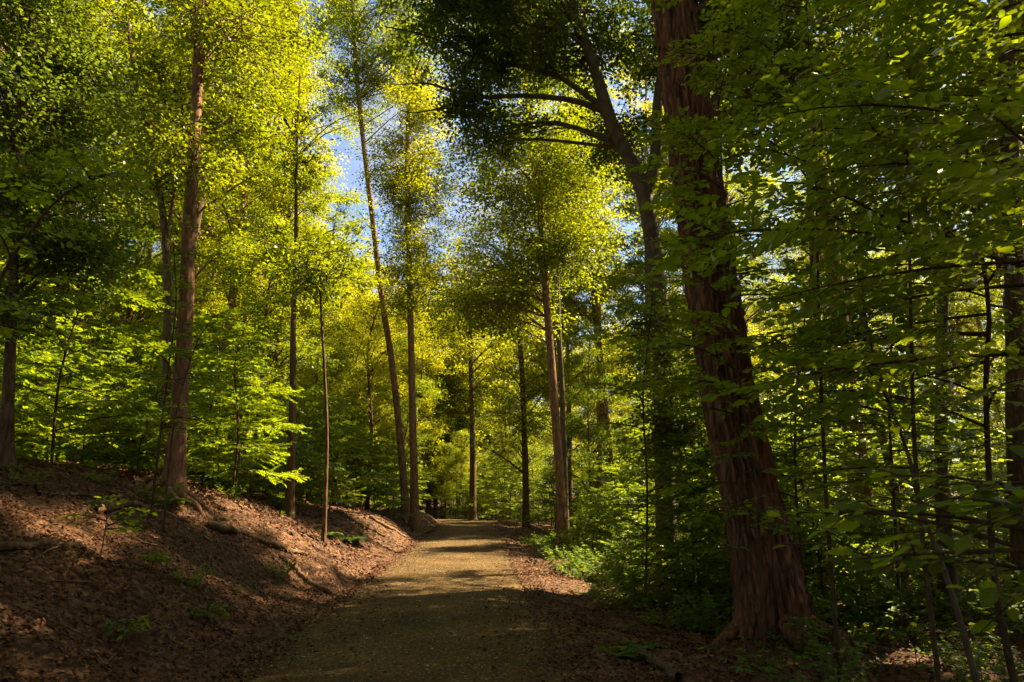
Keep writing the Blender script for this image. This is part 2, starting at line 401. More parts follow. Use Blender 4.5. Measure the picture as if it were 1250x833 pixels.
# ================================================================== SETTING
def lin(a, b, st): return np.arange(a, b, st)
gx = np.concatenate([-np.geomspace(600, 13, 34), lin(-12.6, 9, 0.13), np.geomspace(9.3, 600, 36)])
gy = np.concatenate([-np.geomspace(120, 2.2, 10), lin(-1, 1.5, .8), lin(1.6, 18, 0.12), lin(18.1, 46, 0.4), np.geomspace(46.8, 900, 45)])
X, Y = np.meshgrid(gx, gy)
Z = height(X, np.clip(Y, -20, 95))
nx, ny = len(gx), len(gy)
i = (np.arange(ny-1)[:, None]*nx + np.arange(nx-1)[None, :]).ravel()
gm = mesh_from('ground', np.column_stack([X.ravel(), Y.ravel(), Z.ravel()]), [np.stack([i, i+1, i+1+nx, i+nx], -1)], M['ground'], True)
GROUND = tag(link('ground', gm), kind='structure')

# path: a crowned sheet with uneven edges that dips under the leaf litter
py_ = np.concatenate([lin(-6, 30, 0.15), lin(30, 90, 0.5)])
cols = np.linspace(-1, 1, 25)
pv = []
for y in py_:
    wl = 1.62 + 0.35*float(vnoise(y*0.5, 3.3, 9)) + 0.2*float(vnoise(y*2.1, 1.3, 10)); wr = 1.62 + 0.35*float(vnoise(y*0.5, 7.7, 11)) + 0.2*float(vnoise(y*2.1, 5.3, 12))
    xc = float(path_x(y)); zc = float(path_z(y))
    for c in cols:
        x = xc + (wl if c < 0 else wr)*c
        e = 1-abs(c)
        pv.append((x, y, zc + 0.012 - 0.09*max(0, (0.12-e)/0.12)**1.5 + 0.03*float(vnoise(x*0.8, y*0.5, 5)) + 0.02*(1-c*c)))
k = len(cols); i = (np.arange(len(py_)-1)[:, None]*k + np.arange(k-1)[None, :]).ravel()
tag(link('path', mesh_from('path', np.array(pv), [np.stack([i, i+1, i+1+k, i+k], -1)], M['path'], True)), kind='structure')

# loose stones pressed into the near path
n = 26000
sy = 3 + 26*RNG.uniform(0, 1, n)**1.7; sx = RNG.uniform(-1.55, 1.55, n)
oct_ = np.array([[1, 0, 0], [0, 1, 0], [-1, 0, 0], [0, -1, 0], [0, 0, .8], [0, 0, -.5]], float)
of = np.array([[0, 1, 4], [1, 2, 4], [2, 3, 4], [3, 0, 4]])
sr = RNG.uniform(0.005, 0.013, n)*(1+1.1*(RNG.uniform(0, 1, n) > 0.97))
rot = RNG.uniform(0, 6.3, n)
ox = oct_[None, :, 0]*RNG.uniform(.7, 1.3, (n, 6)); oy = oct_[None, :, 1]*RNG.uniform(.7, 1.3, (n, 6)); oz = oct_[None, :, 2]*RNG.uniform(.5, 1, (n, 6))
V = np.stack([sx[:, None]+sr[:, None]*(ox*np.cos(rot)[:, None]-oy*np.sin(rot)[:, None]), sy[:, None]+sr[:, None]*(ox*np.sin(rot)[:, None]+oy*np.cos(rot)[:, None]), 0.018+sr[:, None]*oz*0.8 + 0.0*sx[:, None]], -1)
V[:, :, 2] += (0.03*vnoise(sx*0.8, sy*0.5, 5) + 0.02*(1-(sx/1.62)**2))[:, None] - 0.004
tag(link('gravel', mesh_from('gravel', V.reshape(-1, 3), [(np.arange(n)[:, None, None]*6+of[None]).reshape(-1, 3)], M['stone'])), 'small pale and brown stones pressed into the gravel path', 'gravel', kind='stuff')

# leaf litter
def litter(n, xr, yr, power, size, flat):
    y = yr[0] + (yr[1]-yr[0])*RNG.uniform(0, 1, n)**power
    x = RNG.uniform(xr[0], xr[1], n)*(1 if flat else 1)
    return x + path_x(y), y, size*RNG.uniform(0.6, 1.35, n)
parts = [litter(125000, (-11, -1.35), (2.0, 17), 1.5, 0.047, 0), litter(30000, (-16, -1.45), (14, 42), 1.2, 0.10, 0),
         litter(52000, (1.35, 9), (3, 18), 1.3, 0.048, 0), litter(12000, (1.5, 14), (16, 45), 1.1, 0.11, 0), litter(26000, (-1.7, 1.7), (4, 40), 1.5, 0.047, 1)]
x = np.concatenate([p[0] for p in parts]); y = np.concatenate([p[1] for p in parts]); s_ = np.concatenate([p[2] for p in parts])
# drifts thin out on to the edges of the path
u = np.abs(x-path_x(y)); keep = (u > 1.75) | (RNG.uniform(0, 1, len(x)) < 0.95*np.clip((u-.35+.7*vnoise(x*1.2, y*0.7, 21))/1.35, 0, 1)**2.2 + .05)
keep &= (vnoise(x*.8, y*.8, 61)+.5*vnoise(x*2.2, y*2.2, 62) > -.33) | (RNG.uniform(0, 1, len(x)) < .3)
x, y, s_ = x[keep], y[keep], s_[keep]
def litter_place(x, y):
    z = np.maximum(height(x, y), np.where(np.abs(x-path_x(y)) < 1.5, path_z(y)+0.035, -9)) + RNG.uniform(0.004, 0.035, len(x))
    e = 0.1; nx_ = -(height(x+e, y)-height(x-e, y))/(2*e); ny_ = -(height(x, y+e)-height(x, y-e))/(2*e)
    nn = unit(np.column_stack([nx_, ny_, np.ones(len(x))]) + RNG.normal(0, 0.28, (len(x), 3)))
    a = RNG.uniform(0, 6.28, len(x)); d = np.column_stack([np.cos(a), np.sin(a), np.zeros(len(x))])
    d = unit(d - nn*np.sum(d*nn, 1)[:, None])
    return np.column_stack([x, y, z]), d, nn
P, D, NN = litter_place(x, y)
near = (y < 13)
me1 = leaf_mesh('leaf_litter', P[near], D[near], NN[near], s_[near], M['litter'], False, curl=0.2)
tag(link('leaf_litter', me1), 'dense brown carpet of dry leaves over the near slope', 'leaf litter', kind='stuff')
me2 = leaf_mesh('far_leaf_litter', P[~near], D[~near], NN[~near], s_[~near], M['litter'], False, curl=0.2)
tag(link('leaf_litter', me2), 'brown dry leaves covering the woodland floor farther off', 'leaf litter', kind='stuff')

# the fallen leaves that can be told apart
FL = []
for v in range(4):
    FL.append(leaf_mesh('fallen_leaf', np.array([[0, 0, 0.0]]), np.array([[1., 0, 0]]), np.array([[0, 0, 1.]]), np.array([1.0]), M['litter'], True, curl=0.3))
def fallen(xs, ys, size, label, group):
    P, D, NN = litter_place(xs, ys)
    d, b, nn = leaf_frames(D, NN)
    for q in range(len(xs)):
        o = link('fallen_leaf', FL[q % 4]); s = size*random.uniform(0.7, 1.35)
        R = Matrix(((d[q][0], b[q][0], nn[q][0]), (d[q][1], b[q][1], nn[q][1]), (d[q][2], b[q][2], nn[q][2]))).to_4x4()
        o.matrix_world = Matrix.Translation(Vector(P[q]) + Vector((0, 0, 0.012))) @ R @ Matrix.Scale(s, 4)
        tag(o, label, 'leaf', group)
yy = 5.8+8*RNG.uniform(0, 1, 60)**1.3
fallen(RNG.uniform(-1.4, 1.4, 60), yy, 0.07, 'dry tan leaf lying alone on the dark gravel of the path', 'fallen leaves on the path')
yy = RNG.uniform(3.6, 8, 160)
fallen(-1.7-RNG.uniform(0, 1, 160)*(0.55*yy), yy, 0.06, 'large curled brown leaf on top of the litter on the bank', 'large fallen leaves on the bank')
yy = RNG.uniform(5.2, 9, 70)
fallen(1.8+RNG.uniform(0, 1, 70)*(0.35*yy), yy, 0.065, 'large curled brown leaf on the floor beside the big furrowed trunk', 'large fallen leaves on the flat verge')

# ================================================================== TREES
def flare(pts, r, amt=0.7, h=0.45):
    z = pts[:, 2]-pts[0, 2]
    return r*(1+amt*np.exp(-np.clip(z-0.25, 0, None)/h))
def px_blob(px, py, Y, rx, ry, ryd, ncl):
    c = at(px, py, Y); dep = (Y-CAM.y)*1.04
    return (tuple(c), (rx*dep/FPX, ryd, ry*dep/FPX), ncl)
def hero_tree(label, base, pix, Y, r0, r1, top, bark, leafmat, blobs, cat='tree', name='tree', sides=16, nseg=44, fl=0.7, six=False,
              kw=None, extra_limbs=(), wob=0.07, group=None):
    """a tree whose stem runs through photo pixels at distance Y and goes on to the point top"""
    pts = [Vector((base.x, base.y, base.z-0.25))] + [at(px, py, Y) for px, py in pix] + ([Vector(top)] if top is not None else [])
    st = smooth_path(pts, nseg)
    h = np.linspace(0, 1, nseg)
    R = flare(st, r0*(1-h)+r1*h, fl)
    root = thing(name, base, label, cat, group)
    tb = Tubes(); tb.add(st, R, sides, wob=wob, seed=int(RNG.integers(99)))
    link('trunk', tb.mesh('trunk', bark, base), root)
    stems, srs = [st], [R]
    for lp, la, lb in extra_limbs:                          # forks and big limbs: (points, r, r)
        q = smooth_path(lp, 16); rr = np.linspace(la, lb, 16)
        t2 = Tubes(); t2.add(q, rr, 10, wob=0.06, seed=int(RNG.integers(99)))
        link('limb', t2.mesh('limb', bark, base), root)
        stems.append(q); srs.append(rr)
    if blobs:
        lv, limbs, tw = Leaves(), [], []
        crown(np.concatenate(stems), np.concatenate(srs), blobs, lv, limbs, tw, **(kw or {}))
        tag(link('branch', tubes_mesh('branch', limbs + tw, bark if name != 'x' else M['twig'], base, 4), root), kind='stuff')
        P, D, NN, Ls = lv.arrays()
        tag(link('crown', leaf_mesh('crown', P, D, NN, Ls, leafmat, six, base), root), kind='stuff')
    return root

# --- the big furrowed oak beside the path: ridged bark and root buttresses are real relief
def big_oak():
    Yb = 9.4
    _q = at(945, 750, Yb); base = Vector((_q.x, Yb, float(height(_q.x, Yb))))
    pix = [(934, 690), (915, 600), (893, 500), (873, 380), (856, 260), (838, 130), (820, 0)]
    tp = at(820, 0, Yb)
    pts = [Vector((base.x+.02, base.y, base.z-0.35)), Vector((base.x, base.y, base.z+.1))] + [at(px, py, Yb) for px, py in pix] + [tp + Vector((-0.3, 0.2, 5)), tp + Vector((0.2, 0.4, 11))]
    nr, ns = 420, 150
    st = smooth_path(pts, nr)
    z = st[:, 2]-base.z
    R = np.interp(z, [-.4, 0, .4, 1.0, 2, 5, 9, 14, 20], [.56, .51, .43, .37, .33, .315, .285, .22, .09])
    th = np.arange(ns)*2*math.pi/ns
    T, Hh = np.meshgrid(th, z)
    lob = 0.20*np.exp(-np.clip(Hh, 0, None)/0.55)*(np.cos(5*T+0.6)+0.4*np.cos(3*T+2))          # buttresses
    cx, sx = np.cos(T), np.sin(T)
    warp = 0.9*vnoise(cx*2+7, Hh*1.2+sx*2, 31)
    f1 = np.abs(2*vnoise((T*8.0+warp*2.6) % (16*np.pi), Hh*1.5+warp*1.5, 32))
    f2 = np.abs(2*vnoise((T*19+warp*3) % (38*np.pi), Hh*2.6, 33))
    seam = sstep(0, 0.35, T)*sstep(0, 0.35, 2*np.pi-T)
    ridg = (0.095*(1-f1)**1.6 + 0.04*(1-f2)**2)*seam + 0.035*(1-seam)
    rr = R[:, None]*(1+lob) + ridg*np.clip(R[:, None]/0.35, .3, 1) - 0.03 + R[:, None]*0.12*vnoise(cx*1.2+3, Hh*0.5+sx*1.2, 34)
    V = np.stack([st[:, 0:1]+rr*cx, st[:, 1:2]+rr*sx, st[:, 2:3]+0*rr], -1)
    i = np.arange(nr-1)[:, None]*ns + np.arange(ns)[None, :]; j = np.arange(nr-1)[:, None]*ns + (np.arange(ns)[None, :]+1) % ns
    root = thing('oak_tree', base, 'massive trunk with deeply furrowed red-brown bark and spreading buttress roots beside the path', 'tree')
    link('trunk', mesh_from('trunk', V.reshape(-1, 3)-np.array(base), [np.stack([i, j, j+ns, i+ns], -1).reshape(-1, 4)], M['oakbark'], True), root)
    # surface roots running out from the flare
    for az, L_, r in ((0.15, 1.5, .17), (-0.7, 1.3, .14), (-1.6, 1.1, .15), (3.3, 0.9, .13), (1.2, 1.0, .13)):
        pp = []
        for t in np.linspace(0, 1, 6):
            d = 0.42 + L_*t; xx = base.x+math.cos(az+0.3*t)*d; yy = base.y+math.sin(az+.3*t)*d
            pp.append((xx, yy, float(height(xx, yy)) + 0.22*(1-t)**2 - 0.1*t))
        t2 = Tubes(); t2.add(smooth_path(pp, 14), np.linspace(r, 0.03, 14), 9, wob=.12, seed=int(az*10+40))
        link('root', t2.mesh('root', M['oakbark'], base), root)
    lv, limbs, tw = Leaves(), [], []
    c = st[-1]
    bl = [px_blob(900, 20, Yb+1.5, 60, 60, 1.0, 12), px_blob(960, 90, Yb+3, 60, 60, 1.2, 12), ((c[0]+1.0, c[1]-1.5, c[2]-5), (4.5, 4.0, 3.0), 30), ((c[0]+1, c[1]-1, c[2]-1), (4.5, 4.5, 3.5), 34)]
    crown(st, R, bl, lv, limbs, tw, twigs_per=10, leaves_per=46, leaf=0.12, spread=0.75)
    tag(link('branch', tubes_mesh('branch', limbs+tw, M['darkbark'], base, 4), root), kind='stuff')
    P, D, NN, Ls = lv.arrays()
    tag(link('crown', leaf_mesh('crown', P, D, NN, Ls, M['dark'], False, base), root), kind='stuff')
big_oak()

def add_roots(root, b, spec, r0, start):
    for az, L_ in spec:
        pp = []
        for t in np.linspace(0, 1, 6):
            a = az + .45*t + .15*math.sin(7*t+az); d = start + L_*t; x, y = b.x+math.cos(a)*d, b.y+math.sin(a)*d
            pp.append((x, y, float(height(x, y)) + .15*(1-t)**1.5 + .01 - .05*t))
        t2 = Tubes(); t2.add(smooth_path(pp, 14), np.linspace(r0, .018, 14), 7, wob=.14, seed=int(az*9+50)); link('root', t2.mesh('root', M['brown'], b), root)
# --- left: straight brown trunk on top of the bank
_g = ground(213, 587); _p = at(213, 586, _g.y if _g.y < 14 else 12.5); b = Vector((_p.x, _p.y, float(height(_p.x, _p.y)))); tp = at(246, 0, b.y)
r = hero_tree('tall straight brown trunk with sunlit bark on top of the leafy bank', b, [(214, 570), (221, 470), (227, 380), (231, 280), (237, 180), (243, 60), (246, 0)], b.y, .155, .085,
          tp + Vector((.4, .5, 9)), M['brown'], M['canopy'],
          [((tp.x+.5, tp.y+1, tp.z+5), (3.2, 3.5, 2.6), 34), px_blob(255, 20, b.y-.5, 60, 45, 1.0, 9), px_blob(320, 60, b.y+5, 50, 60, 2.0, 10), px_blob(235, 175, b.y-.6, 45, 22, 0.5, 4)], kw=dict(twigs_per=9, leaves_per=50, leaf=0.095, limb_r=.12))
add_roots(r, b, ((-2.3, .8), (-1.4, 1.0), (-.6, .9), (.3, .7), (3.4, .7)), .085, .12)
# --- leaning slim tree on the lip of the bank
b = ground(497, 634)
r = hero_tree('slim brown leaning trunk with exposed roots on the lip of the bank', b, [(495, 620), (488, 530), (478, 440), (467, 370), (455, 270), (441, 150), (433, 60)], b.y, .19, .10,
          at(425, -60, b.y), M['brown'], M['canopy'],
          [px_blob(470, 60, b.y, 75, 55, 2.6, 34), px_blob(440, -10, b.y, 110, 60, 3.5, 36), px_blob(420, 110, b.y, 40, 30, 1.5, 6), px_blob(520, 120, b.y+1, 25, 40, 1.5, 7)], kw=dict(twigs_per=9, leaves_per=62, leaf=0.115, spread=0.9, limb_r=.14), fl=1.1)
add_roots(r, b, ((-1.9, 1.0), (-1.1, 1.3), (-0.4, 1.1), (3.6, .9), (0.5, .8)), .10, .15)
# --- straight tree behind it with a tall sunlit crown
b = ground(507, 617)
b = Vector((at(507, 617, 31).x, 31, float(height(at(507, 617, 31).x, 31))))
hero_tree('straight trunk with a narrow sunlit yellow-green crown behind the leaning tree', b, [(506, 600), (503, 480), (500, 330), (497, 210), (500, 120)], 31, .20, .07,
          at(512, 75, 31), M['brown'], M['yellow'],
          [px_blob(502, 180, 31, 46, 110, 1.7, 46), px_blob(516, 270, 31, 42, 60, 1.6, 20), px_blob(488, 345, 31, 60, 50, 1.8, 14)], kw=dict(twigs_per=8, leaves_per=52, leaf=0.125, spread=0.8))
# --- right of the path: slim dark tree with hanging foliage
Yh = 23
b = Vector((at(686, 655, Yh).x, Yh, float(height(at(686, 655, Yh).x, Yh))))
hero_tree('slim dark trunk across the path carrying wide drooping shaded foliage', b, [(685, 610), (676, 480), (668, 380), (659, 250), (648, 170), (640, 60)], Yh, .165, .08,
          at(634, -40, Yh), M['brown'], M['canopy'],
          [px_blob(640, 215, Yh, 100, 85, 2.8, 46), px_blob(620, 330, Yh+1, 60, 50, 2.2, 20), px_blob(640, 60, Yh, 90, 70, 3.0, 40), px_blob(705, 300, Yh, 40, 40, 2, 12), px_blob(600, 390, Yh+2, 60, 60, 2.4, 14)], kw=dict(twigs_per=9, leaves_per=60, leaf=0.115, spread=0.9, rise=.3, limb_r=.12))
# --- forked smooth grey tree with long limbs over the path
Yf = 13.5
b = Vector((at(815, 700, Yf).x, Yf, float(height(at(815, 700, Yf).x, Yf))))
def A(*pp, Y=Yf): return [at(q[0], q[1], Y + (q[2] if len(q) > 2 else 0)) for q in pp]
hero_tree('smooth grey forked trunk reaching two long bare limbs out over the path', b, [(812, 600), (807, 420), (800, 330), (789, 250), (774, 205), (752, 165), (738, 125), (722, 70), (702, 20)], Yf, .21, .11,
          at(680, -80, Yf), M['smooth'], M['dark'],
          [px_blob(600, 30, Yf-.5, 110, 50, 1.8, 34), px_blob(690, 60, Yf+1, 70, 60, 1.6, 22), px_blob(560, 110, Yf, 30, 25, .8, 5), px_blob(690, -60, Yf, 160, 60, 3, 30), px_blob(815, 60, Yf+1.2, 60, 70, 1.2, 16), px_blob(745, 180, Yf+1, 45, 40, .8, 8), px_blob(810, 400, Yf-.7, 45, 60, .45, 8), px_blob(815, 510, Yf-.8, 50, 50, .5, 8), px_blob(520, -30, Yf-1, 110, 40, 2.2, 22), px_blob(610, 150, Yf+.5, 60, 30, 1, 9)],
          kw=dict(twigs_per=8, leaves_per=46, leaf=0.092, spread=0.5, rise=0.2),
          extra_limbs=[(A((787, 245), (800, 190), (803, 120), (815, 40), (820, -60, 1)), .14, .07),
                       (A((740, 134), (715, 116), (680, 93), (640, 82), (585, 73), (555, 58), (515, 42, -.5), (470, 33, -1)), .075, .012),
                       (A((741, 138), (700, 123), (640, 117), (585, 119), (548, 110), (520, 102), (485, 104)), .075, .010),
                       (A((600, 118), (560, 126), (530, 134), (505, 138), (488, 135)), .03, .008),
                       (A((705, 45), (670, 35), (620, 25), (560, 22), (500, 5)), .05, .012)])
# --- left edge: shaded tree with a dark crown
Yl = 10.5
b = Vector((at(8, 585, Yl).x, Yl, float(height(at(8, 585, Yl).x, Yl))))
hero_tree('dark trunk under a heavy crown tinted blue-green for shade near the crest of the bank', b, [(9, 520), (14, 400), (18, 290), (24, 180), (30, 60)], Yl, .085, .05, at(35, -80, Yl), M['darkbark'], M['dark'],
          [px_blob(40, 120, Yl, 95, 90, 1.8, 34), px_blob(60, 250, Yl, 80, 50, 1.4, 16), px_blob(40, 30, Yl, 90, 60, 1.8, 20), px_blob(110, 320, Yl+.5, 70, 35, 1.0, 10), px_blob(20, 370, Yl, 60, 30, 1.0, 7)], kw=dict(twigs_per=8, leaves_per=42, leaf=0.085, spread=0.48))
# --- other single stems that the photograph shows
def simple(label, Y, pix, r0, r1, bark, leafmat, blobs, kw=None, base=None, name='tree', limbs=(), fl=.5, group=None):
    p0 = at(pix[0][0], pix[0][1], Y)
    bz = Vector((p0.x, p0.y, float(height(p0.x, p0.y)))) if base is None else base
    pts = [p for p in pix[1:]]
    return hero_tree(label, bz, pts, Y, r0, r1, None, bark, leafmat, blobs, name=name, sides=9, nseg=26, fl=fl, kw=kw, extra_limbs=limbs, group=group)
K1 = dict(twigs_per=8, leaves_per=46, leaf=0.105, spread=0.58)
simple('many-stemmed tree of thin dark boughs behind the straight brown trunk', 17, [(200, 590), (203, 480), (204, 330), (196, 240), (178, 160), (160, 60), (150, -40)], .12, .04, M['darkbark'], M['canopy'],
       [px_blob(165, 70, 17, 85, 90, 2.4, 38), px_blob(190, 200, 17, 70, 50, 2.0, 16), px_blob(290, 100, 18, 60, 100, 2.0, 26)], K1,
       limbs=[(A((203, 300), (212, 240), (222, 150), (218, 40), Y=17), .06, .02), (A((197, 245), (165, 190), (145, 120), (128, 20), Y=17), .06, .02), (A((190, 200), (200, 120), (190, 20), Y=17), .05, .02)])
simple('thin upright dark stem with a sparse tip rising in front of the sunlit crowns', 18, [(356, 600), (357, 500), (358, 400), (361, 300), (362, 200), (366, 90)], .11, .02, M['darkbark'], M['canopy'],
       [px_blob(363, 200, 18, 28, 60, .8, 7), px_blob(352, 330, 18, 60, 40, 1.4, 12)], dict(twigs_per=6, leaves_per=22, leaf=0.11, spread=0.45))
simple('very thin dark sapling stem standing clear between the slim stem and the leaning tree', 15, [(399, 602), (399, 540), (396, 450), (392, 380), (390, 320)], .045, .02, M['darkbark'], M['canopy'], [px_blob(385, 330, 15, 45, 40, 1, 7)], K1)
simple('pair of dark trunks closing the view at the end of the path', 50, [(577, 640), (577, 540), (575, 450), (574, 350)], .26, .14, M['darkbark'], M['yellow'], [px_blob(565, 370, 52, 50, 60, 3, 30), px_blob(590, 440, 50, 40, 40, 3, 16)], dict(twigs_per=8, leaves_per=26, leaf=0.22, spread=0.9))
simple('dark slim trunk bending left deep in the shaded foliage past the path', 33, [(642, 630), (641, 560), (637, 450), (630, 360), (622, 300)], .16, .09, M['darkbark'], M['yellow'], [px_blob(620, 380, 34, 60, 50, 2.5, 20), px_blob(600, 300, 35, 55, 45, 2.5, 16), px_blob(640, 460, 33, 50, 45, 2, 14), px_blob(610, 520, 33, 40, 40, 2, 8)], dict(twigs_per=8, leaves_per=40, leaf=0.13, spread=0.8))
simple('pale trunk standing just behind the slim dark trunk across the path', 28, [(691, 640), (687, 500), (682, 400), (681, 300), (688, 200)], .14, .09, M['smooth'], M['canopy'], [px_blob(720, 180, 28, 60, 70, 2.5, 22)], K1)
simple('second straight trunk half hidden in leaves behind the massive furrowed trunk', 10.5, [(1243, 680), (1243, 560), (1240, 420), (1236, 280), (1230, 120), (1225, -60)], .17, .12, M['darkbark'], M['dark'], [((at(1225, -60, 10.5).x, 10.5, 11), (3, 3, 2.5), 9)], K1)
simple('pale sunlit trunk seen through the thicket behind the massive trunk', 19, [(1018, 650), (1014, 570), (1008, 500), (1000, 430), (992, 300), (985, 150)], .16, .10, M['smooth'], M['canopy'], [px_blob(985, 60, 19, 90, 90, 3, 5)], K1)
simple('crooked dark trunk leaning through the thicket beyond the pale sapling', 13, [(1100, 700), (1092, 600), (1072, 510), (1058, 430), (1050, 330), (1055, 200)], .10, .06, M['darkbark'], M['canopy'], [px_blob(1060, 130, 13, 90, 70, 1.6, 18)], K1)
simple('short mossy trunk standing behind the two near saplings', 11.5, [(1157, 740), (1152, 640), (1148, 560), (1150, 400), (1155, 250)], .13, .08, M['smooth'], M['dark'], [px_blob(1150, 200, 11.5, 80, 70, 1.4, 14)], K1)

# --- tree kinds copied through the wood
def proto(h, r, crown_z, crown_r, ncl, leaf, leafmat, bark, tw=9, lp=32, spread=0.9, lean=0.5, label='', group='', name='tree'):
    base = Vector((0, 0, 0))
    pts = [(0, 0, -.4), (RNG.normal(0, .1), RNG.normal(0, .1), h*.3), (RNG.normal(0, lean*.5), RNG.normal(0, lean*.5), h*.65), (RNG.normal(0, lean), RNG.normal(0, lean), h)]
    st = smooth_path(pts, 24); R = flare(st, np.linspace(r, r*.18, 24), .6)
    root = thing(name, base, label, 'tree', group)
    tb = Tubes(); tb.add(st, R, 9, wob=.07, seed=int(RNG.integers(99))); link('trunk', tb.mesh('trunk', bark, base), root)
    lv, limbs, twg = Leaves(), [], []
    bl = []
    H = h-crown_z
    for f, k, w in ((.2, 1.0, .34), (.55, 1.0, .40), (.88, .6, .26)):
        bl.append(((st[-1][0]*f, st[-1][1]*f, crown_z+H*f), (crown_r*k, crown_r*k, H*.24), int(ncl*w)))
    crown(st, R, bl, lv, limbs, twg, tw, lp, leaf, spread)
    tag(link('branch', tubes_mesh('branch', limbs+twg[::2], bark, base, 3), root), kind='stuff')
    P, D, NN, Ls = lv.arrays()
    tag(link('crown', leaf_mesh('crown', P, D, NN, Ls, leafmat, False, base), root), kind='stuff')
    return [root, False]
TALL = [proto(26, .26, 10, 4.2, 54, .125, M['canopy'], M['darkbark'], 11, 58, .62), proto(29, .30, 13, 4.8, 60, .13, M['canopy'], M['brown'], 11, 58, .66),
        proto(23, .20, 7, 3.6, 52, .12, M['yellow'], M['darkbark'], 11, 56, .58), proto(27, .23, 9, 3.8, 54, .125, M['yellow'], M['brown'], 11, 58, .62)]
MID = [proto(13, .10, 3.0, 2.7, 54, .105, M['canopy'], M['darkbark'], 9, 46, .5), proto(11, .08, 2.2, 2.5, 50, .10, M['beech'], M['smooth'], 9, 46, .45),
       proto(15, .12, 4.5, 2.9, 56, .11, M['yellow'], M['darkbark'], 9, 46, .52)]
FAR = [proto(25, .26, 1.5, 4.6, 80, .24, M['yellow'], M['darkbark'], 9, 42, 1.0), proto(27, .26, 2.0, 4.8, 80, .24, M['yellow'], M['brown'], 9, 42, 1.0)]  # bright leaf colour on both stands in for the sunlit glow
def plant(lst, i, x, y, rz, s, label, group, cat=None):
    if y > 50 and abs(x-float(path_x(y))) < 2.2: x = float(path_x(y)) + (2.4 if x > float(path_x(y)) else -2.4)
    e = lst[i % len(lst)]; loc = (x, y, float(height(x, min(y, 95)))-0.03)
    sc = (s*random.uniform(.93, 1.07), s*random.uniform(.93, 1.07), s)
    if not e[1]:
        e[1] = True; r = e[0]; r.location = loc; r.rotation_euler = (0, 0, rz); r.scale = sc; r['label'] = label; r['group'] = group
    else: r = copy_tree(e[0], loc, rz, sc, label, group)
    return r
LAND = [('the straight brown trunk', -5.0, 11.5), ('the dark-crowned tree', -6.8, 10.5), ('the many-stemmed tree', -7.4, 17), ('the thin upright stem', -4.9, 18), ('the slim leaning trunk', -2.2, 24),
        ('the narrow-crowned trunk', -2.3, 31), ('the slim dark trunk', 3.4, 23), ('the grey forked trunk', 4.4, 13.5), ('the massive furrowed trunk', 4.4, 9.2), ('the pale trunk of the thicket', 9.9, 19),
        ('the crooked dark trunk', 8.7, 13), ('the mossy trunk', 8.5, 11.5), ('the bending trunk', 2.9, 33), ('the dark pair of end trunks', .1, 50)]
def where(x, y):
    d, nm, ly = min((math.hypot(x-a, y-c), n_, c) for n_, a, c in LAND)
    return ('beside ' if d < 2.5 else 'behind ' if y > ly+2 else 'near ') + nm
placed = []
def spread_out(n, xr, yr, gap, ok=lambda x, y: True, tries=4000):
    out = []
    while len(out) < n and tries:
        tries -= 1
        x = random.uniform(*xr); y = random.uniform(*yr)
        if abs(x-float(path_x(y))) < 2.6 or not ok(x, y): continue
        if any((x-a)**2+(y-c)**2 < gap*gap for a, c in placed + out): continue
        out.append((x, y))
    placed.extend(out)
    return out
GL, GR, GE, GM = 'tall trees in the wood above the bank', 'tall trees in the wood on the flat side', 'tall trees closing off the end of the path', 'small understorey trees'
def pxof(x, y): return float(project([(x, y, 2.0)])[0][0])
for q, (x, y) in enumerate(spread_out(38, (-36, -4.5), (17, 62), 3.0, lambda x, y: x > -0.85*y-4 and x < -3.5-0.10*max(0, y-20) and not 400 < pxof(x, y) < 570 and (not 250 < pxof(x, y) < 440 or y > 27))):
    plant(TALL, q, x, y, random.uniform(0, 6.3), random.uniform(.82, 1.12), 'tall bank-side forest tree ' + where(x, y), GL)
for q, (x, y) in enumerate(spread_out(9, (22, 44), (40, 70), 5.0, lambda x, y: x < 0.85*y+4)):
    plant(TALL, q+1, x, y, random.uniform(0, 6.3), random.uniform(.75, 1.0), 'tall tree of the level wood ' + where(x, y), GR)
for q, (x, y) in enumerate(spread_out(60, (-45, 45), (60, 105), 3.6, lambda x, y: x < 1 or y > 76)):
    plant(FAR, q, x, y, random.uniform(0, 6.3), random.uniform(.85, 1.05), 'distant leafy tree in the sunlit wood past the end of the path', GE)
for q, (x, y) in enumerate(spread_out(42, (-30, -3.5), (14, 56), 2.2, lambda x, y: x > -0.85*y-2 and (not 150 < pxof(x, y) < 270 or y > 24) and (not 390 < pxof(x, y) < 560 or y > 36) and (x < -7 or y > 24))):
    plant(MID, q, x, y, random.uniform(0, 6.3), random.uniform(.7, 1.1), ['green', 'pale-stemmed', 'yellowish'][q % 3] + ' small understorey tree above the bank ' + where(x, y), GM + ' above the bank')
for q, (x, y) in enumerate(spread_out(16, (3.4, 30), (30, 60), 2.2, lambda x, y: x < 0.85*y+3 and y > 30+.3*x)):
    plant(MID, q+1, x, y, random.uniform(0, 6.3), random.uniform(.6, 1.0), ['green', 'pale-stemmed', 'yellowish'][(q+1) % 3] + ' small understorey tree in the thicket ' + where(x, y), GM + ' on the flat side')
for q, (x, y) in enumerate([(-9, 70), (-5.5, 67), (-3, 73), (-7, 78), (0.5, 84), (-11, 80), (-4.5, 84), (3.5, 88), (-1, 92), (-14, 74), (6.5, 80)]):
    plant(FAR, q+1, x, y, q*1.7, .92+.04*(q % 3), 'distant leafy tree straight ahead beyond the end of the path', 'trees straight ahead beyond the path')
for q, (x, y) in enumerate(spread_out(16, (24, 48), (24, 62), 4.0, lambda x, y: x < .85*y+4)):
    plant(TALL, q, x, y, random.uniform(0, 6.3), random.uniform(.8, 1.), 'tall tree far back in the level wood ' + where(x, y), GR)
